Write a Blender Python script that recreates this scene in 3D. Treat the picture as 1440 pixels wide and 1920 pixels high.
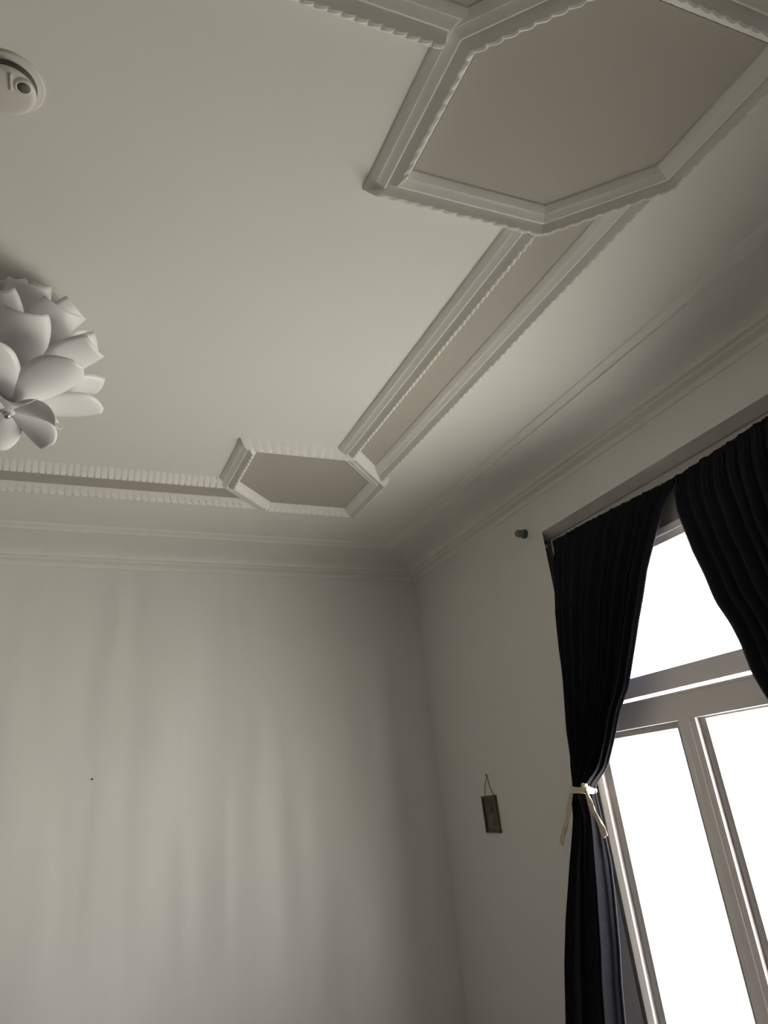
import bpy, bmesh, math, random
from mathutils import Matrix, Vector, noise
for o in list(bpy.data.objects): bpy.data.objects.remove(o)
SC = bpy.context.scene
COL = SC.collection
random.seed(7)

# ------------------------------------------------------------------ camera
M = ((0.93494867, -0.34754944, -0.07127679), (0.09244745, 0.43261873, -0.89682468), (0.34252659, 0.83189568, 0.43660636))
cam = bpy.data.cameras.new('camera')
co = bpy.data.objects.new('camera', cam); COL.objects.link(co)
rot = Matrix((M[0], [-v for v in M[1]], [-v for v in M[2]])).transposed()
co.matrix_world = Matrix.Translation((0, 0, 1.5)) @ rot.to_4x4()
cam.sensor_fit = 'AUTO'; cam.sensor_width = 36
cam.lens = 1334.9035 / 1920 * 36
cam.shift_x = (720 - 640.529) / 1920
cam.shift_y = (874.542 - 960) / 1920
cam.clip_start = 0.01
SC.camera = co

# ------------------------------------------------------------------ world, daylight, exposure
w = bpy.data.worlds.new('World'); SC.world = w; w.use_nodes = True
nt = w.node_tree; nt.nodes.clear()
out = nt.nodes.new('ShaderNodeOutputWorld'); bg = nt.nodes.new('ShaderNodeBackground')
tc = nt.nodes.new('ShaderNodeTexCoord'); sx = nt.nodes.new('ShaderNodeSeparateXYZ'); cr = nt.nodes.new('ShaderNodeValToRGB')
mr = nt.nodes.new('ShaderNodeMapRange'); mr.inputs['From Min'].default_value = -1; mr.inputs['From Max'].default_value = 1
nt.links.new(tc.outputs['Generated'], sx.inputs[0]); nt.links.new(sx.outputs['Z'], mr.inputs['Value'])
nt.links.new(mr.outputs[0], cr.inputs[0]); nt.links.new(cr.outputs[0], bg.inputs['Color']); nt.links.new(bg.outputs[0], out.inputs[0])
e = cr.color_ramp.elements
e[0].position = 0.0; e[0].color = (0.36, 0.345, 0.31, 1)
e[1].position = 1.0; e[1].color = (0.42, 0.43, 0.48, 1)
a = e.new(0.30); a.color = (0.68, 0.645, 0.58, 1)
a = e.new(0.49); a.color = (0.96, 0.92, 0.83, 1)
a = e.new(0.52); a.color = (0.71, 0.69, 0.69, 1)
bg.inputs['Strength'].default_value = 30.5
SC.view_settings.view_transform = 'Standard'; SC.view_settings.look = 'None'
SC.view_settings.gamma = 1; SC.view_settings.use_curve_mapping = False
SC.view_settings.exposure = 0.0
# sky portal in the window opening (guides sampling of the world only)
pl = bpy.data.lights.new('window_portal', 'AREA'); pl.shape = 'RECTANGLE'; pl.size = 2.0; pl.size_y = 2.4; pl.energy = 1
pl.cycles.is_portal = True
po = bpy.data.objects.new('window_portal', pl); COL.objects.link(po)
po.location = (2.86, 2.264, 1.42); po.rotation_euler = (math.pi / 2, 0, math.pi / 2)

# ------------------------------------------------------------------ materials
def mat(name, col, rough=0.6, noise_amt=0.0, noise_scale=8, bump=0.0, bump_scale=60, spec=0.3, col2=None, **kw):
    m = bpy.data.materials.new(name); m.use_nodes = True
    t = m.node_tree; b = t.nodes['Principled BSDF']
    b.inputs['Base Color'].default_value = (*col, 1); b.inputs['Roughness'].default_value = rough
    b.inputs['Specular IOR Level'].default_value = spec
    for k, v in kw.items(): b.inputs[k].default_value = v
    c = t.nodes.new('ShaderNodeTexCoord')
    if noise_amt or col2:
        n = t.nodes.new('ShaderNodeTexNoise'); n.inputs['Scale'].default_value = noise_scale; n.inputs['Detail'].default_value = 4
        t.links.new(c.outputs['Object'], n.inputs['Vector'])
        r = t.nodes.new('ShaderNodeValToRGB'); t.links.new(n.outputs['Fac'], r.inputs[0])
        c2 = col2 or tuple(max(0, v * (1 - noise_amt)) for v in col)
        r.color_ramp.elements[0].color = (*c2, 1); r.color_ramp.elements[1].color = (*col, 1)
        r.color_ramp.elements[0].position = 0.3; r.color_ramp.elements[1].position = 0.7
        t.links.new(r.outputs[0], b.inputs['Base Color'])
    if bump:
        n = t.nodes.new('ShaderNodeTexNoise'); n.inputs['Scale'].default_value = bump_scale; n.inputs['Detail'].default_value = 6
        t.links.new(c.outputs['Object'], n.inputs['Vector'])
        bp = t.nodes.new('ShaderNodeBump'); bp.inputs['Strength'].default_value = bump; bp.inputs['Distance'].default_value = 0.002
        t.links.new(n.outputs['Fac'], bp.inputs['Height']); t.links.new(bp.outputs[0], b.inputs['Normal'])
    return m
WALL = mat('wall_paint', (0.80, 0.775, 0.755), 0.42, 0.02, 1.5, 0.25, 45, spec=0.35)
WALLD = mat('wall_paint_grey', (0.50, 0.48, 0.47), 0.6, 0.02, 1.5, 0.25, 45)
CEIL = mat('ceiling_paint', (0.83, 0.81, 0.765), 0.75, 0.015, 1.2, 0.15, 50, spec=0.2)
PANEL = mat('panel_paint', (0.475, 0.440, 0.395), 0.8, 0.015, 1.5, 0.15, 50, spec=0.15)
STUCCO = mat('stucco_paint', (0.83, 0.81, 0.77), 0.65, 0.02, 20, 0.5, 90, spec=0.25)
LACQ = mat('white_frame_lacquer', (0.90, 0.85, 0.85), 0.3, 0.02, 3, spec=0.5)
GASK = mat('glazing_bead_grey', (0.36, 0.33, 0.33), 0.4, 0.1, 12, spec=0.4)
RSHADE = mat('recess_shade_dark', (0.20, 0.19, 0.18), 0.8, 0.1, 20)  # shade put into the colour of the window recess sides
BOXM = mat('shutter_box_paint', (0.55, 0.53, 0.50), 0.6, 0.05, 3, spec=0.2)
CURT = mat('curtain_cloth', (0.017, 0.017, 0.023), 0.9, 0.2, 40, 0.4, 400, spec=0.12)
CURT.node_tree.nodes['Principled BSDF'].inputs['Sheen Weight'].default_value = 0.03
CURT.node_tree.nodes['Principled BSDF'].inputs['Sheen Tint'].default_value = (0.5, 0.6, 0.9, 1)
RIB = mat('cream_cloth', (0.78, 0.70, 0.56), 0.9, 0.15, 40, 0.4, 300)
PETAL = mat('petal_plastic', (0.80, 0.78, 0.80), 0.38, 0.01, 5, spec=0.4)
PETAL.node_tree.nodes['Principled BSDF'].inputs['Transmission Weight'].default_value = 0.0
METAL = mat('lamp_metal', (0.5, 0.5, 0.5), 0.35, 0.05, 8, Metallic=0.9)
DETM = mat('detector_plastic', (0.74, 0.70, 0.66), 0.45, 0.02, 10, spec=0.4)
DETG = mat('detector_grille', (0.17, 0.16, 0.14), 0.6, 0.3, 300)
WOOD = mat('frame_brass', (0.16, 0.125, 0.06), 0.4, 0.3, 60, spec=0.5, Metallic=0.5)
CORD = mat('cord_brown', (0.11, 0.09, 0.05), 0.8, 0.3, 200)
STEEL = mat('dark_steel', (0.05, 0.05, 0.05), 0.4, 0.2, 100, Metallic=0.6)
BRK1 = mat('bracket_grey', (0.22, 0.24, 0.21), 0.5, 0.1, 80)
BRK2 = mat('bracket_blue_grey', (0.07, 0.10, 0.12), 0.5, 0.3, 80)
WIRE = mat('wire_white', (0.75, 0.75, 0.75), 0.4, 0.02, 50)
FLOOR = mat('oak_floor', (0.09, 0.06, 0.04), 0.35, 0.35, 3, 0.1, 30, spec=0.5)
PRINT = mat('print_paper', (0.15, 0.13, 0.09), 0.5, 0, 22, col2=(0.035, 0.03, 0.025))
WALLB = mat('wall_paint_uneven', (0.80, 0.775, 0.755), 0.40, 0.02, 1.5, 0.25, 45, spec=0.4)
def uneven(m, amt):
    t = m.node_tree; b = t.nodes['Principled BSDF']; c = t.nodes.new('ShaderNodeTexCoord'); mp = t.nodes.new('ShaderNodeMapping')
    mp.inputs['Scale'].default_value = (1.7, 1.0, .28); n = t.nodes.new('ShaderNodeTexNoise'); n.inputs['Scale'].default_value = 1.6; n.inputs['Detail'].default_value = 1.5
    t.links.new(c.outputs['Object'], mp.inputs[0]); t.links.new(mp.outputs[0], n.inputs['Vector'])
    bp = t.nodes.new('ShaderNodeBump'); bp.inputs['Strength'].default_value = 1; bp.inputs['Distance'].default_value = amt
    old = b.inputs['Normal'].links[0].from_socket
    t.links.new(n.outputs['Fac'], bp.inputs['Height']); t.links.new(old, bp.inputs['Normal']); t.links.new(bp.outputs[0], b.inputs['Normal'])
uneven(WALLB, .06)
def glassmat():
    m = bpy.data.materials.new('window_glass'); m.use_nodes = True; t = m.node_tree; t.nodes.clear()
    o = t.nodes.new('ShaderNodeOutputMaterial'); mx = t.nodes.new('ShaderNodeMixShader')
    tr = t.nodes.new('ShaderNodeBsdfTransparent'); gl = t.nodes.new('ShaderNodeBsdfGlossy'); fr = t.nodes.new('ShaderNodeMapRange'); lw = t.nodes.new('ShaderNodeLayerWeight'); pw = t.nodes.new('ShaderNodeMath'); pw.operation = 'POWER'; pw.inputs[1].default_value = 5
    t.links.new(lw.outputs['Facing'], pw.inputs[0]); t.links.new(pw.outputs[0], fr.inputs['Value'])
    tr.inputs[0].default_value = (0.96, 0.98, 0.96, 1); gl.inputs['Roughness'].default_value = 0.0; fr.inputs['To Min'].default_value = .03; fr.inputs['To Max'].default_value = .6
    t.links.new(fr.outputs[0], mx.inputs[0]); t.links.new(tr.outputs[0], mx.inputs[1]); t.links.new(gl.outputs[0], mx.inputs[2])
    t.links.new(mx.outputs[0], o.inputs[0]); return m
GLASS = glassmat()

# ------------------------------------------------------------------ helpers
def link(name, me, m, parent=None, smooth=False):
    me.materials.append(m)
    if smooth: me.shade_smooth()
    if name == 'moulding': me.set_sharp_from_angle(angle=math.radians(22))
    o = bpy.data.objects.new(name, me); COL.objects.link(o)
    if parent: o.parent = parent
    return o
def pyd(name, V, F, m, parent=None, smooth=False):
    me = bpy.data.meshes.new(name); me.from_pydata([tuple(v) for v in V], [], F); me.update()
    b = bmesh.new(); b.from_mesh(me); bmesh.ops.recalc_face_normals(b, faces=b.faces); b.to_mesh(me); b.free()
    return link(name, me, m, parent, smooth)
def empty(name, loc=(0, 0, 0)):
    o = bpy.data.objects.new(name, None); COL.objects.link(o); o.location = loc; o.empty_display_size = 0.05; return o
def tag(o, label=None, cat=None, group=None, kind=None):
    if label: o['label'] = label
    if cat: o['category'] = cat
    if group: o['group'] = group
    if kind: o['kind'] = kind
    return o
def box(name, lo, hi, m, parent=None, bev=0.0):
    b = bmesh.new(); bmesh.ops.create_cube(b, size=1)
    for v in b.verts:
        for i in range(3): v.co[i] = (lo[i] + hi[i]) / 2 + v.co[i] * (hi[i] - lo[i])
    if bev: bmesh.ops.bevel(b, geom=b.edges[:], offset=bev, segments=2, profile=0.6, affect='EDGES')
    me = bpy.data.meshes.new(name); b.to_mesh(me); b.free()
    return link(name, me, m, parent)
def tube(name, pts, r, m, parent=None, seg=8):
    pts = [Vector(p) for p in pts]; V = []; F = []
    for i, p in enumerate(pts):
        d = (pts[min(i + 1, len(pts) - 1)] - pts[max(i - 1, 0)]).normalized()
        u = d.cross(Vector((0, 0, 1)));
        if u.length < 1e-3: u = Vector((1, 0, 0))
        u.normalize(); v = d.cross(u)
        for k in range(seg):
            a = 2 * math.pi * k / seg; V.append(p + (u * math.cos(a) + v * math.sin(a)) * r)
    for i in range(len(pts) - 1):
        for k in range(seg): F.append((i * seg + k, i * seg + (k + 1) % seg, (i + 1) * seg + (k + 1) % seg, (i + 1) * seg + k))
    F.append(tuple(range(seg))); F.append(tuple(range((len(pts) - 1) * seg, len(pts) * seg)))
    return pyd(name, V, F, m, parent, True)
def lathe(name, prof, m, parent=None, seg=48, loc=(0, 0, 0), axis='Z', smooth=True):
    V = []; F = []
    for r, z in prof:
        for k in range(seg):
            a = 2 * math.pi * k / seg
            p = (r * math.cos(a), r * math.sin(a), z) if axis == 'Z' else (z, r * math.cos(a), r * math.sin(a))
            V.append((p[0] + loc[0], p[1] + loc[1], p[2] + loc[2]))
    n = len(prof)
    for i in range(n - 1):
        for k in range(seg): F.append((i * seg + k, i * seg + (k + 1) % seg, (i + 1) * seg + (k + 1) % seg, (i + 1) * seg + k))
    if prof[0][0] > 1e-6: F.append(tuple(range(seg)))
    if prof[-1][0] > 1e-6: F.append(tuple(range((n - 1) * seg, n * seg)))
    o = pyd(name, V, F, m, parent, smooth)
    b = bmesh.new(); b.from_mesh(o.data); bmesh.ops.remove_doubles(b, verts=b.verts, dist=1e-6); b.to_mesh(o.data); b.free()
    return o
def interp(tab, x):
    if x <= tab[0][0]: return tab[0][1]
    for (a, fa), (b, fb) in zip(tab, tab[1:]):
        if x <= b: return fa + (fb - fa) * (x - a) / (b - a)
    return tab[-1][1]

# ------------------------------------------------------------------ room shell
XL, XR, YF, YB, ZC = -3.0, 2.522, -0.28, 4.808, 3.228
S = 'structure'
tag(box('floor', (XL - .2, YF - .2, -.15), (XR + .35, YB + .2, 0), FLOOR), 'wooden floor of the room', kind=S)
tag(box('ceiling', (XL - .2, YF - .2, ZC), (XR + .35, YB + .2, ZC + .2), CEIL), 'off-white plaster ceiling', kind=S)
back = tag(box('wall_back', (XL - .2, YB, 0), (XR + .35, YB + .2, ZC), WALLB), 'bare off-white back wall', kind=S)
tag(box('wall_left', (XL - .2, YF, 0), (XL, YB, ZC), WALLD), kind=S)
tag(box('wall_front', (XL - .2, YF - .2, 0), (XR + .35, YF, ZC), WALLD), kind=S)
# window wall with a splayed opening
OY0, OY1, OZ0, OZ1 = 1.350, 3.178, 0.25, 2.871
def rect(x, y0, y1, z0, z1): return [(x, y0, z0), (x, y1, z0), (x, y1, z1), (x, y0, z1)]
rings = [rect(XR, YF, YB, 0, ZC), rect(XR, OY0, OY1, OZ0, OZ1), rect(2.588, 1.235, 3.300, .20, 2.843), rect(2.590, 1.318, 3.205, .25, 2.843),
         rect(2.87, 1.318, 3.205, .25, 2.843), rect(2.87, YF, YB, 0, ZC)]
V = [p for r in rings for p in r]; F = []
for i in range(len(rings)):
    j = (i + 1) % len(rings)
    for k in range(4): F.append((i * 4 + k, i * 4 + (k + 1) % 4, j * 4 + (k + 1) % 4, j * 4 + k))
wr = tag(pyd('wall_right', V, F, WALL), 'off-white window wall', kind=S)
wr.data.materials.append(RSHADE)
for p in wr.data.polygons:          # narrow sides of the recess: painted dark to stand in for shade beside the window frame
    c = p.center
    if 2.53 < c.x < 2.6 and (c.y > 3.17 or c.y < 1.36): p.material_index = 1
# skirting
for nm, lo, hi in (('baseboard_back', (XL, YB - .02, 0), (XR, YB, .12)), ('baseboard_left', (XL, YF, 0), (XL + .02, YB - .02, .12)),
                   ('baseboard_right', (XR - .02, YF, 0), (XR, YB - .02, .12))):
    tag(box(nm, lo, hi, LACQ, bev=.004), 'white skirting board', kind=S)

# cornice: concave cove with fillets, mitred; (distance from wall, height below ceiling)
U = 1.6
prof = [(0, .984), (.004, .986), (.006, .992), (.009, .998), (.012, 1.001), (.026, 1.008), (.029, 1.0095), (.032, 1.014), (.044, 1.019)]
for i in range(1, 13):                                             # cove
    t = i / 12 * math.pi / 2
    prof.append((.044 + .168 * (1 - math.cos(t)), 1.019 + .046 * math.sin(t)))
prof += [(.212, 1.070), (.220, 1.071), (.226, 1.073), (.234, 1.074), (.240, 1.076), (.244, 1.080)]
def cornice(name, p0, p1, n, lab):
    # p0,p1 wall corners; n inward normal; mitred at 45 degrees at both ends
    p0 = Vector(p0); p1 = Vector(p1); n = Vector(n); d = (p1 - p0).normalized(); V = []; F = []
    K = len(prof)
    for e_, p in ((1, p0), (-1, p1)):
        for dd, z in prof:
            q = p + n * dd * U + d * e_ * dd * U; V.append((q.x, q.y, 1.5 + z * U))
        q = p; V.append((q.x, q.y, ZC))
    for i in range(K): F.append((i, i + 1, K + 1 + i + 1, K + 1 + i))
    F.append((K, 0, K + 1, 2 * K + 1)); F.append(tuple(range(K + 1))); F.append(tuple(range(K + 1, 2 * K + 2)))
    o = pyd(name, V, F, STUCCO); tag(o, lab, kind=S)
cornice('trim_1', (XL, YB, 0), (XR, YB, 0), (0, -1, 0), 'plaster cove cornice along the back wall')
cornice('trim_2', (XR, YF, 0), (XR, YB, 0), (-1, 0, 0), 'plaster cove cornice above the window')
cornice('trim_3', (XL, YF, 0), (XR, YF, 0), (0, 1, 0), 'plaster cove cornice behind the viewpoint')
cornice('trim_4', (XL, YF, 0), (XL, YB, 0), (1, 0, 0), 'plaster cove cornice on the left wall')

# ------------------------------------------------------------------ stucco mouldings of the ceiling
W = 0.120        # moulding width (m)
HM = 0.050
WIN = Vector((XR, 2.264))
# across the moulding from the plain side (0) to the leaf side (1): position, height, leaf modulation of position, of height
MP = [(0, 0, 0, 0), (.03, .16, 0, 0), (.10, .30, 0, 0), (.19, .44, 0, 0), (.205, .40, 0, 0), (.225, .42, 0, 0), (.32, .57, 0, 0), (.40, .69, 0, 0), (.425, .70, 0, 0), (.445, .66, 0, 0),
      (.46, .42, 0, 0), (.485, .40, 0, 0), (.54, .58, 0, 0), (.61, .80, .2, .15), (.67, .96, .7, .4), (.72, 1.0, 1.2, .6), (.77, .93, .9, .6), (.86, .60, .15, .10), (.94, .25, .1, .10), (1.0, 0.0, 1.5, 0)]
PITCH = 0.037
def leaf(s):
    f = (s / PITCH) % 1.0
    return math.sqrt(max(0, f / .8)) if f < .8 else max(0, 1 - (f - .8) / .2)
def add_rail(V, F, fa, fb, L, outward):
    """fa(o), fb(o): end points of the line that runs at offset o (m) outward from the inner line; the leaf side faces the window"""
    mid = (Vector(fa(0)) + Vector(fb(0))) / 2
    leaf_out = (WIN - Vector((mid.x, mid.y))).dot(Vector(outward)) > 0
    n = max(2, int(L / PITCH * 6)); base = len(V); K = len(MP)
    for i in range(n + 1):
        u = i / n; s = u * L
        lf = leaf(s); rnd = noise.noise(Vector((s * 9, L, 0))) * .25
        for (o, h, mo, mh) in MP:
            oo = (o * W if leaf_out else (1 - o) * W) + (1 if leaf_out else -1) * mo * (lf - .5 + rnd) * .0055
            oo = max(0, oo)
            a = Vector(fa(oo)); b = Vector(fb(oo)); q = a.lerp(b, u)
            V.append((q.x, q.y, ZC - h * HM * (1 + mh * (lf - .5) * .22)))
    for i in range(n):
        for k in range(K - 1): F.append((base + i * K + k, base + i * K + k + 1, base + (i + 1) * K + k + 1, base + (i + 1) * K + k))
        F.append((base + i * K, base + (i + 1) * K, base + (i + 1) * K + K - 1, base + i * K + K - 1))
    F.append(tuple(range(base, base + K))); F.append(tuple(range(base + n * K, base + n * K + K)))
def panel_mesh(name, pts, parent):
    n = len(pts); V = [(x, y, ZC - .0035) for x, y in pts] + [(x, y, ZC + .001) for x, y in pts]
    F = [tuple(range(n)), tuple(range(n, 2 * n))] + [(i, (i + 1) % n, n + (i + 1) % n, n + i) for i in range(n)]
    return pyd(name, V, F, PANEL, parent)
XC, YC = -0.24, 2.264         # centre of the ceiling
def mx(p, fx, fy): return (2 * XC - p[0] if fx else p[0], 2 * YC - p[1] if fy else p[1])
hexin = [(.534, 2.004), (.832, 2.002), (.984, 2.152), (.986, 2.403), (.688, 2.402), (.532, 2.246)]
hexin = [(x * U, y * U) for x, y in hexin]
tn = 5
for fx in (0, 1):
    for fy in (0, 1):
        P = [Vector(mx(p, fx, fy)) for p in hexin]
        if fx != fy: P = P[::-1]
        n = len(P); cen = sum(P, Vector((0, 0))) / n
        root = empty('trim_%d' % tn, (0, 0, 0)); tn += 1
        tag(root, 'six-sided plaster moulding with leaf border and darker panel, ' + ('left ' if fx else 'right ') + ('front' if fy else 'back') + ' corner of ceiling', kind=S)
        def off(i, o, P=P, n=n):
            a, b, c = P[i - 1], P[i % n], P[(i + 1) % n]
            d1 = (b - a).normalized(); d2 = (c - b).normalized()
            n1 = Vector((d1.y, -d1.x)); n2 = Vector((d2.y, -d2.x))
            if (b - cen).dot(n1) < 0: n1 = -n1
            if (b - cen).dot(n2) < 0: n2 = -n2
            m_ = (n1 + n2); m_ = m_ / (m_.length_squared / 2) if m_.length else n1
            q = b + m_ * o; return (q.x, q.y, 0)
        for i in range(n):
            V, F = [], []
            add_rail(V, F, lambda o, i=i: off(i, o), lambda o, i=i: off((i + 1) % n, o), (P[(i + 1) % n] - P[i]).length, ((P[(i + 1) % n] + P[i]) / 2 - cen).normalized())
            pyd('moulding', V, F, STUCCO, root, True)
        panel_mesh('panel', [(p.x, p.y) for p in P], root)
SQ2 = math.sqrt(2)
Wc = W - .012
def yfar(x):   # outer boundary of the back-right hexagon, near side
    x /= U; w_ = Wc / U
    return max(2.003 - w_, x + (2.002 - .832) - w_ * SQ2) * U
def ynear(x):
    return 2 * YC - yfar(x)
# strips beside the window side and its mirror on the left
PX0, PX1 = .861 * U, .957 * U
for fx in (0, 1):
    root = empty('trim_%d' % tn); tn += 1
    tag(root, 'long plaster strip frame with darker panel, ' + ('left' if fx else 'window') + ' side of ceiling', kind=S)
    for inner, s in ((PX0, -1), (PX1, 1)):
        V, F = [], []
        add_rail(V, F, lambda o: (*mx((inner + s * o, ynear(inner + s * o)), fx, 0), 0), lambda o: (*mx((inner + s * o, yfar(inner + s * o)), fx, 0), 0), 1.75, (s * (-1 if fx else 1), 0))
        pyd('moulding', V, F, STUCCO, root, True)
    pts = [(PX0, ynear(PX0)), (PX1, ynear(PX1)), (PX1, yfar(PX1)), (PX0, yfar(PX0))]
    panel_mesh('panel', [mx(p, fx, 0) for p in pts], root)
# strips parallel to the back wall (back, and its mirror near the viewpoint)
PY0, PY1 = 2.303 * U, 2.388 * U
def xr(y):
    y /= U; w_ = Wc / U
    return max(.533 - w_, .532 + (y - 2.246) - w_ * SQ2) * U
for fy in (0, 1):
    root = empty('trim_%d' % tn); tn += 1
    tag(root, 'long plaster strip frame with darker panel, ' + ('near' if fy else 'back wall') + ' side of ceiling', kind=S)
    for inner, s in ((PY0, -1), (PY1, 1)):
        V, F = [], []
        def fr_(o): y = inner + s * o; return (*mx((xr(y), y), 0, fy), 0)
        def fl_(o): y = inner + s * o; return (*mx((2 * XC - xr(y), y), 0, fy), 0)
        add_rail(V, F, fr_, fl_, 2.15, (0, s * (-1 if fy else 1)))
        pyd('moulding', V, F, STUCCO, root, True)
    pts = [(xr(PY0), PY0), (xr(PY1), PY1), (2 * XC - xr(PY1), PY1), (2 * XC - xr(PY0), PY0)]
    panel_mesh('panel', [mx(p, 0, fy) for p in pts], root)

# ------------------------------------------------------------------ window
win = tag(empty('window_1', (2.64, 2.264, .22)), 'tall white three-part window with fanlight, overexposed daylight behind', kind=S)
KW = 2.575 / 2.608
def wbox(name, lo, hi, m, bev=.003, par=win):
    if name != 'shutter_box':
        lo = (lo[0] - .033, lo[1] * KW, 1.5 + (lo[2] - 1.5) * KW); hi = (hi[0] - .033, hi[1] * KW, 1.5 + (hi[2] - 1.5) * KW)
    lo = (lo[0] - 2.64, lo[1] - 2.264, lo[2] - .22); hi = (hi[0] - 2.64, hi[1] - 2.264, hi[2] - .22)
    return box(name, lo, hi, m, par, bev)
X0, X1 = 2.608, 2.668
Y0, Y1 = 1.268, 3.260
def yf(y): return 2 * 2.264 / KW - y
# shutter box above
wbox('shutter_box', (2.601, 1.24, 2.592), (2.80, 3.295, 2.842), BOXM, .004)
fw = 3.212
for a, b in ((fw, Y1), (Y0, yf(fw))): wbox('jamb', (X0, a, .222), (X1, b, 2.607), LACQ)
wbox('head_rail', (X0 + .004, yf(fw), 2.540), (X1, fw, 2.607), LACQ)
wbox('head_bead', (X0 - .006, yf(fw), 2.575), (X0 + .012, fw, 2.607), LACQ, .002)
wbox('transom', (X0 - .002, yf(fw), 1.764), (X1, fw, 1.884), LACQ)
wbox('transom_bead', (X0 - .008, yf(fw), 1.872), (X0 + .01, fw, 1.884), LACQ, .003)
wbox('fanlight_rail', (X0 + .002, yf(fw), 1.899), (X1 - .004, fw, 1.990), LACQ)
for a, b in ((3.150, fw), (yf(fw), yf(3.150))): wbox('fanlight_stile', (X0 + .003, a, 1.988), (X1 - .004, b, 2.541), LACQ)
wbox('sill_rail', (X0, yf(fw), .222), (X1, fw, .33), LACQ)
for a, b in ((2.526, 2.629), (yf(2.629), yf(2.526))):
    wbox('mullion', (X0 + .001, a, .33), (2.630, b, 1.775), LACQ)
    wbox('mullion_bead', (X0 - .006, (a + b) / 2 - .022, .33), (X0 + .01, (a + b) / 2 + .022, 1.770), LACQ, .004)
# glazing beads of each casement, set back behind the frame
def casement(a, b, top):
    z0 = .33
    wbox('glazing_bead', (2.631, b - .048, z0), (2.662, b + .002, 1.776), GASK, .004)
    wbox('glazing_bead', (2.631, a - .002, z0), (2.662, a + .034, 1.776), GASK, .004)
    wbox('glazing_bead', (2.632, a + .03, top), (2.661, b - .045, 1.775), GASK, .003)
    wbox('glazing_bead', (2.632, a + .03, z0), (2.661, b - .045, z0 + .05), GASK, .003)
    wbox('pane', (2.645, a + .028, z0 + .04), (2.649, b - .042, top + .01), GLASS, 0)
xg = 2.645
wbox('pane', (xg, yf(fw) + .05, 1.985), (xg + .004, fw - .05, 2.545), GLASS, 0)
casement(2.629, fw, 1.736); casement(yf(2.526), 2.526 + .012, 1.756); casement(yf(fw), yf(2.629), 1.745)
sill = tag(box('trim_%d' % tn, (2.45, 1.36, .230), (2.572, 3.17, .262), LACQ, bev=.004), 'white inner window sill', kind=S); tn += 1

# ------------------------------------------------------------------ curtains
ROD = [(2.58, y, z) for y, z in ((1.28, 2.81), (1.712, 2.803), (1.993, 2.786), (2.238, 2.772), (2.536, 2.786), (2.867, 2.800), (3.1, 2.803), (3.245, 2.808))]
def rodz(y): return interp([(p[1], p[2]) for p in ROD], y)
rod = tag(empty('curtain_wire', (2.58, 2.264, 2.75)), 'thin sagging white wire carrying the dark curtains under the lintel', 'curtain wire')
o = tube('wire', [(p[0] - 2.58, p[1] - 2.264, p[2] - 2.75) for p in ROD], .0035, WIRE, rod)
o = lathe('end_hook', [(0, -.012), (.009, -.010), (.009, .010), (0, .012)], WIRE, rod, 12, (0, 3.238 - 2.264, 2.808 - 2.75))
o = lathe('end_hook', [(0, -.012), (.009, -.010), (.009, .010), (0, .012)], WIRE, rod, 12, (0, 1.29 - 2.264, 2.81 - 2.75))
XT = [(0, 2.24), (.45, 2.28), (1.2, 2.40), (1.5, 2.45), (2.2, 2.47), (2.4, 2.485), (2.6, 2.525), (2.7, 2.545), (2.8, 2.575)]
XT_R = [(0, 2.40), (1.2, 2.44), (1.5, 2.45), (2.2, 2.47), (2.4, 2.485), (2.6, 2.525), (2.7, 2.545), (2.8, 2.575)]
LT = [(.0, 3.44), (.569, 3.422), (.809, 3.40), (.979, 3.366), (1.245, 3.286), (1.498, 3.229), (1.518, 3.206), (1.545, 3.206), (1.621, 3.240), (1.798, 3.241), (2.113, 3.195), (2.432, 3.171), (2.71, 3.170), (2.76, 3.170), (2.82, 3.170)]
RT = [(0, 3.06), (.639, 3.05), (.762, 3.05), (.893, 3.04), (1.087, 3.04), (1.208, 3.045), (1.335, 3.060), (1.497, 3.086), (1.518, 3.092), (1.54, 3.075), (1.601, 2.969), (1.732, 2.871), (1.841, 2.799), (1.923, 2.718), (2.118, 2.602), (2.291, 2.502), (2.423, 2.434), (2.645, 2.315), (2.779, 2.236), (2.82, 2.234)]
RR = [(0, 1.62), (.6, 1.62), (1.1, 1.56), (1.2, 1.50), (1.22, 1.50), (1.3, 1.60), (1.45, 1.80), (1.6, 1.93), (1.767, 2.017), (1.866, 2.049), (1.984, 2.061), (2.062, 2.080), (2.159, 2.119), (2.279, 2.140), (2.436, 2.180), (2.607, 2.225), (2.776, 2.229), (2.82, 2.229)]
RO = [(0, 1.22), (1.1, 1.33), (1.2, 1.37), (1.22, 1.37), (1.4, 1.32), (1.9, 1.33), (2.4, 1.36), (2.82, 1.34)]
def smooth(tab, x, h=.02):
    return (interp(tab, x - h) + 2 * interp(tab, x) + interp(tab, x + h)) / 4
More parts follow.
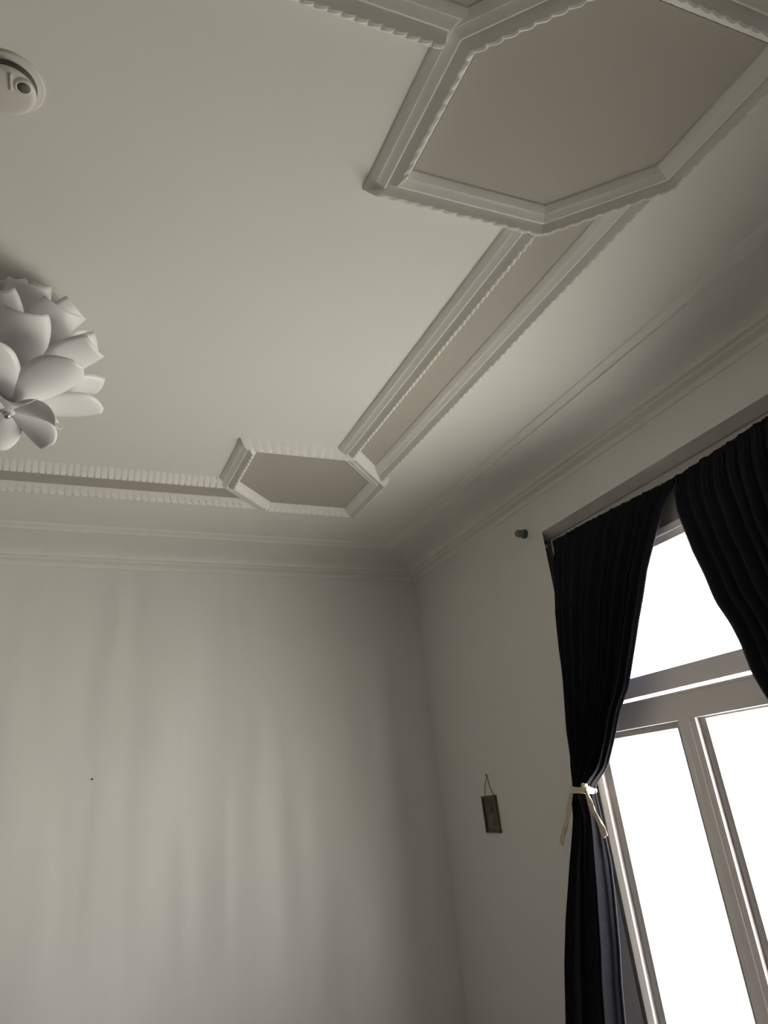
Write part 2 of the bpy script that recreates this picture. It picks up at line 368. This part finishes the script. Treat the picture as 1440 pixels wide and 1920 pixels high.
def curtain(label, outer, inner, ztie, XT, seed, nf):
    t = empty('curtain', (2.5, 2.264, 0)); tag(t, label, 'curtain', 'dark curtains at the window')
    NU, NV = 330, 300; V = []; F = []
    for j in range(NV + 1):
        v = j / NV
        zz = 2.82 * (1 - v) + .03 * v
        ya, yb = smooth(outer, zz), smooth(inner, zz); xc = interp(XT, zz)
        g = math.exp(-((zz - ztie) / .10) ** 2)            # gathered at the tie
        up = min(1, max(0, (2.82 - zz) / .35))
        low = max(0, min(1, (ztie - zz) / .3))
        for i in range(NU + 1):
            u = i / NU
            ph = u * nf * 2 * math.pi + 1.1 * math.sin(u * 7 + seed) + .5 * math.sin(zz * 1.3 + seed)
            ph2 = u * (nf * .37) * 2 * math.pi + seed + .6 * math.sin(zz * 2.1)
            fine = math.sin(u * 62 * 2 * math.pi + 2.2 * math.sin(u * 31 + seed))
            A = .010 * (1 - up) + .020 * up; A = A * (1 - g) + .030 * g
            ed = min(1, (1 - u) / .07); ed = ed * ed * (3 - 2 * ed) * (1 - .5 * low) + .5 * low
            x = xc - .003 * (1 - ed) + ed * A * (1 - .55 * low) * math.sin(ph) + ed * (.012 * up + .020 * low) * math.sin(ph2) + .0045 * (1 - up * .95) * fine
            # round bundle profile below and at the tie
            x -= (.030 * max(g, .7 * low)) * math.sin(math.pi * u)
            y = ya + (yb - ya) * u + .006 * (1 - g) * math.sin(ph * 1.0 + 1.2) * math.sin(math.pi * u)
            z = zz
            if zz > 2.70:                                   # header: hangs on the wire, ruffled top edge
                k = (zz - 2.70) / .12
                top = rodz(y) + .010 + .005 * noise.noise(Vector((y * 45, seed, 0))) + .003 * noise.noise(Vector((y * 110, seed, 3)))
                z = 2.70 + (top - 2.70) * k
                x = x * (1 - k) + (2.572 + (x - xc) * .5) * k
            else:
                z = zz
            V.append((x - 2.5, y - 2.264, z))
    for j in range(NV):
        for i in range(NU):
            a = j * (NU + 1) + i; F.append((a, a + 1, a + NU + 2, a + NU + 1))
    o = pyd('cloth', V, F, CURT, t, True)
    s = o.modifiers.new('thick', 'SOLIDIFY'); s.thickness = .0025; s.offset = 0
    # casing sewn round the wire
    VV, FF = [], []; ya, yb = sorted((outer[-1][1], inner[-1][1])); m_ = 240
    for i in range(m_ + 1):
        y = ya + (yb - ya) * i / m_; r_ = .0105 + .0035 * noise.noise(Vector((y * 48, seed, 9))) + .003 * noise.noise(Vector((y * 120, seed, 5)))
        if i in (0, m_): r_ *= .4
        for k in range(8):
            a = k * math.pi / 4; VV.append((2.58 - 2.5 + r_ * math.cos(a), y - 2.264, rodz(y) + .001 + r_ * 1.15 * math.sin(a)))
    for i in range(m_):
        for k in range(8): FF.append((i * 8 + k, i * 8 + (k + 1) % 8, (i + 1) * 8 + (k + 1) % 8, (i + 1) * 8 + k))
    pyd('header', VV, FF, CURT, t, True)
    # hem stitched along the opening edge
    hem = []; 
    VV, FF = [], []
    for j in range(0, NV + 1):
        for i_ in (NU - 9, NU):
            p = V[j * (NU + 1) + i_]; VV.append((p[0] - .0028, p[1], p[2]))
        for i_ in (NU, NU - 9):
            p = V[j * (NU + 1) + i_]; VV.append((p[0] + .0028, p[1], p[2]))
    for j in range(NV):
        for k in range(4): FF.append((j * 4 + k, j * 4 + (k + 1) % 4, (j + 1) * 4 + (k + 1) % 4, (j + 1) * 4 + k))
    pyd('hem', VV, FF, CURT, t, True)
    return t
curtain('near-black navy curtain tied back on the corner side of the window', LT, RT, 1.518, XT, .7, 11)
curtain('near-black navy curtain on the far right of the window, cut by the photo edge', RO, RR, 1.21, XT_R, 2.4, 12)

# cream cloth tie round the left curtain
def ribbon(name, pts, widths, parent, nrm, th=.0016):
    """flat cloth strip along pts, width direction from widths/nrm, slightly crumpled"""
    pts = [Vector(p) for p in pts]; V = []; F = []; K = 6
    for i, p in enumerate(pts):
        d = (pts[min(i + 1, len(pts) - 1)] - pts[max(i - 1, 0)]).normalized()
        wd = d.cross(Vector(nrm)).normalized(); nn = wd.cross(d)
        for k in range(K + 1):
            s = (k / K - .5) * widths[i]
            V.append(p + wd * s + nn * (.0045 * math.sin(k * 1.9 + i * .5)))
    for i in range(len(pts) - 1):
        for k in range(K):
            a = i * (K + 1) + k; F.append((a, a + 1, a + K + 2, a + K + 1))
    o = pyd(name, V, F, RIB, parent, True)
    s = o.modifiers.new('thick', 'SOLIDIFY'); s.thickness = th; s.offset = 0
    return o
tie = tag(empty('curtain_tie', (2.44, 3.14, 1.52)), 'cream cloth strip knotted round the tied-back curtain beside the wall', 'curtain tie')
pts = []; wd = []
for i in range(33):
    a = 2 * math.pi * i / 32
    pts.append((-.012 + .072 * math.cos(a), .078 * math.sin(a), .004 * math.sin(2 * a) - .004)); wd.append(.030 + .006 * math.sin(5 * a))
V = []; F = []
for i in range(32):
    a = 2 * math.pi * i / 32; c_, s_ = math.cos(a), math.sin(a)
    for k in range(9):
        t_ = k / 8; zz = (t_ - .5) * (.030 + .004 * math.sin(3 * a))
        r_ = 1 + .03 * math.sin(t_ * 9 + a * 2) + .03
        V.append((-.012 + .058 * c_ * r_, .006 + .060 * s_ * r_, zz + .006 * math.sin(a)))
for i in range(32):
    for k in range(8): F.append((i * 9 + k, ((i + 1) % 32) * 9 + k, ((i + 1) % 32) * 9 + k + 1, i * 9 + k + 1))
o = pyd('band', V, F, RIB, tie, True); s = o.modifiers.new('thick', 'SOLIDIFY'); s.thickness = .002
# knot
b = bmesh.new(); bmesh.ops.create_uvsphere(b, u_segments=20, v_segments=14, radius=1)
for v in b.verts:
    n_ = 1 + .18 * math.sin(v.co.z * 6 + v.co.y * 4)
    v.co = Vector((v.co.x * .014 * n_ - .052, v.co.y * .022 * n_ - .055, v.co.z * .022 * n_ + .004))
me = bpy.data.meshes.new('knot'); b.to_mesh(me); b.free(); link('knot', me, RIB, tie, True)
def poly(p, n):
    p = [Vector(q) for q in p]; out_ = []
    for i in range(n + 1):
        t_ = i / n * (len(p) - 1); k = min(int(t_), len(p) - 2); out_.append(p[k].lerp(p[k + 1], t_ - k))
    return out_
tl = poly([(-.050, .040, .0), (-.055, .062, -.03), (-.058, .105, -.110), (-.058, .160, -.175), (-.058, .200, -.235)], 24)
ribbon('tail', tl, [.026 - .006 * math.sin(i * .35) + (.006 if i > 20 else 0) for i in range(25)], tie, (1, 0, 0))
tr_ = poly([(-.058, -.062, 0), (-.064, -.085, -.045), (-.068, -.112, -.105), (-.070, -.138, -.155), (-.070, -.160, -.200)], 24)
ribbon('tail', tr_, [.020 + .016 * (i / 24) + .003 * math.sin(i) for i in range(25)], tie, (1, .1, 0))

# ------------------------------------------------------------------ lotus lamp
LX, LY = -.24, 2.24
lamp = tag(empty('lotus_lamp', (LX, LY, 2.992)), 'white lotus-shaped pendant lamp of curled plastic petals under the ceiling', 'lamp')
def petal_mesh(L, Wd, th0, curl, cup, tip=.55, base=.35):
    NV, NU = 18, 10; V = []; F = []
    r = z = 0.0
    for j in range(NV + 1):
        t = j / NV
        th = th0 + curl * t ** 1.6
        if j: r += L / NV * math.cos(th); z += L / NV * math.sin(th)
        wid = Wd * (base + (1 - base) * math.sin(min(1, t / .62) * math.pi / 2)) if t < .62 else Wd * (1 - (1 - tip) * ((t - .62) / .38) ** 2.6)
        n = (-math.sin(th), math.cos(th))
        for i in range(NU + 1):
            u = i / NU * 2 - 1
            ang = u * cup
            R = wid / 2 / max(math.sin(cup), .05)
            yy = R * math.sin(ang); dd = R * (1 - math.cos(ang))   # edges bend towards the axis side
            rr = r + n[0] * dd; zz = z + n[1] * dd
            if j == NV: pass
            V.append((rr, yy, zz))
    for j in range(NV):
        for i in range(NU):
            a = j * (NU + 1) + i; F.append((a, a + 1, a + NU + 2, a + NU + 1))
    return V, F
TIERS = [  # n, phase(deg), z, r0, length, width, elevation, curl, cup, tip
    (6, 12, -.238, .018, .160, .130, -.15, -.65, .8, .5),
    (6, 42, -.225, .022, .285, .180, .20, .05, .6, .22),
    (7, 8, -.170, .050, .275, .165, .55, -.25, .65, .75),
    (7, 34, -.110, .078, .240, .160, .85, -.35, .7, .88),
    (7, 8, -.040, .085, .215, .145, 1.12, -.55, .75, .9),
    (7, 34, .030, .078, .170, .130, 1.30, -.70, .75, .9)]
R0 = math.radians(-90)
for (n, ph, z, r0, L, Wd, th, cu, cup, tip_) in TIERS:
    V, F = petal_mesh(L, Wd, th, cu, cup, tip_)
    me = None
    for k in range(n):
        a = R0 + math.radians(ph) + 2 * math.pi * k / n
        if me is None:
            p = pyd('petal', V, F, PETAL, lamp, True); me = p.data
        else:
            p = bpy.data.objects.new('petal', me); COL.objects.link(p); p.parent = lamp
        p.location = (r0 * math.cos(a), r0 * math.sin(a), z); p.rotation_euler = (0, 0, a)
        s = p.modifiers.new('thick', 'SOLIDIFY'); s.thickness = .0018
lathe('core', [(.0, -.245), (.022, -.240), (.034, -.225), (.055, -.17), (.085, -.09), (.088, .04), (.070, .11), (.03, .14), (.0, .145)], PETAL, lamp, 40)
lathe('finial', [(0, -.262), (.008, -.260), (.012, -.252), (.012, -.240), (0, -.238)], METAL, lamp, 20)
tube('cord', [(0, 0, .14), (0, 0, .205)], .004, WIRE, lamp)
lathe('ceiling_rose', [(.0, .236), (.055, .236), (.055, .212), (.045, .200), (.0, .198)], PETAL, lamp, 40)

# ------------------------------------------------------------------ smoke detector
det = tag(empty('smoke_detector', (-.262, 1.378, ZC)), 'round white smoke detector on the ceiling with a dark sensor eye', 'smoke detector')
lathe('base_plate', [(0, 0), (.087, 0), (.087, -.005), (.082, -.007), (.078, -.007), (.076, -.009), (0, -.009)], DETM, det, 64)
lathe('vent_ring', [(0, -.008), (.069, -.008), (.069, -.013), (.063, -.014), (.063, -.018), (.069, -.019), (.069, -.023), (.063, -.024), (.063, -.028), (0, -.028)], DETG, det, 64)
lathe('housing', [(0, -.027), (.066, -.027), (.069, -.029), (.068, -.034), (.062, -.038), (.05, -.040), (0, -.041)], DETM, det, 64)
lathe('sensor_rim', [(.014, -.036), (.022, -.036), (.021, -.043), (.017, -.045), (.015, -.044), (.014, -.036)], DETM, det, 32, (.040, -.029, 0))
lathe('sensor_eye', [(0, -.0445), (.015, -.044), (.015, -.040), (0, -.036)], DETG, det, 32, (.040, -.029, 0))
box('rib', (.010, -.058, -.046), (.014, -.010, -.038), DETM, det, .001)

# ------------------------------------------------------------------ small picture on the window wall
pf = tag(empty('hanging_picture', (XR, 4.176, 1.430)), 'small brass framed picture hanging by a cord from a nail', 'picture')
def pbar(name, y0, y1, z0, z1, x0=-.016, x1=-.001, m=WOOD): return box(name, (x0, y0, z0), (x1, y1, z1), m, pf, .0012)
HW, HH = .079, .101
pbar('frame_bar', -HW, -HW + .016, -HH, HH); pbar('frame_bar', HW - .012, HW, -HH, HH)
pbar('frame_bar', -HW, HW, HH - .009, HH); pbar('frame_bar', -HW, HW, -HH, -HH + .009)
box('print', (-.006, -HW + .01, -HH + .006), (-.003, HW - .01, HH - .006), PRINT, pf)
box('glass', (-.011, -HW + .012, -HH + .006), (-.0095, HW - .01, HH - .006), GLASS, pf)
# printed figure: flat dark shape over a pale ground
V = []; 
def blob(name, cy, cz, ry, rz, m, x):
    P_ = [(x, cy + ry * math.cos(a) * (1 + .15 * math.sin(3 * a)), cz + rz * math.sin(a)) for a in [2 * math.pi * i / 24 for i in range(24)]]
    V = P_ + [(x + .0006, p[1], p[2]) for p in P_]
    F = [tuple(range(24)), tuple(range(24, 48))] + [(i, (i + 1) % 24, 24 + (i + 1) % 24, 24 + i) for i in range(24)]
    pyd(name, V, F, m, pf)
PALE = mat('print_pale', (0.17, 0.145, 0.15), 0.6, .2, 60); DARKP = mat('print_dark', (0.035, 0.028, 0.022), .6, .2, 60)
blob('printed_shape', .018, -.030, .026, .028, PALE, -.0078); blob('printed_shape', -.016, .022, .022, .016, DARKP, -.0084)
blob('printed_shape', .012, -.072, .030, .014, PALE, -.0076)
tube('cord', [(-.010, .036, HH - .002), (-.012, .016, .16), (-.010, -.018, .213), (-.012, -.036, .15), (-.010, -.062, HH - .002)], .0022, CORD, pf)
nl = tag(empty('nail', (XR, 4.157, 1.646)), 'small nail holding the picture cord on the window wall', 'nail')
lathe('shaft', [(0, -.018), (.0018, -.018), (.0018, .0), (0, .0)], STEEL, nl, 10, axis='X')
lathe('head', [(0, -.020), (.0045, -.020), (.0045, -.018), (0, -.018)], STEEL, nl, 14, axis='X')

# bracket stub between cornice and window, nail and smudge on the back wall
bk = tag(empty('wall_bracket', (XR, 3.335, 2.918)), 'small grey bracket stub on the wall beside the window top', 'bracket')
lathe('wall_plate', [(0, -.018), (.024, -.018), (.027, -.014), (.028, 0), (0, 0)], BRK2, bk, 28, axis='X')
lathe('stub', [(0, -.064), (.016, -.063), (.022, -.056), (.023, -.018), (0, -.018)], BRK1, bk, 28, axis='X')
nb = tag(empty('nail', (.234, YB, 1.784)), 'tiny dark nail head alone in the bare back wall', 'nail')
b_ = lathe('head', [(0, .009), (.0045, .009), (.005, .006), (.002, .005), (.002, 0), (0, 0)], STEEL, nb, 14); b_.rotation_euler = (math.pi / 2, 0, 0)
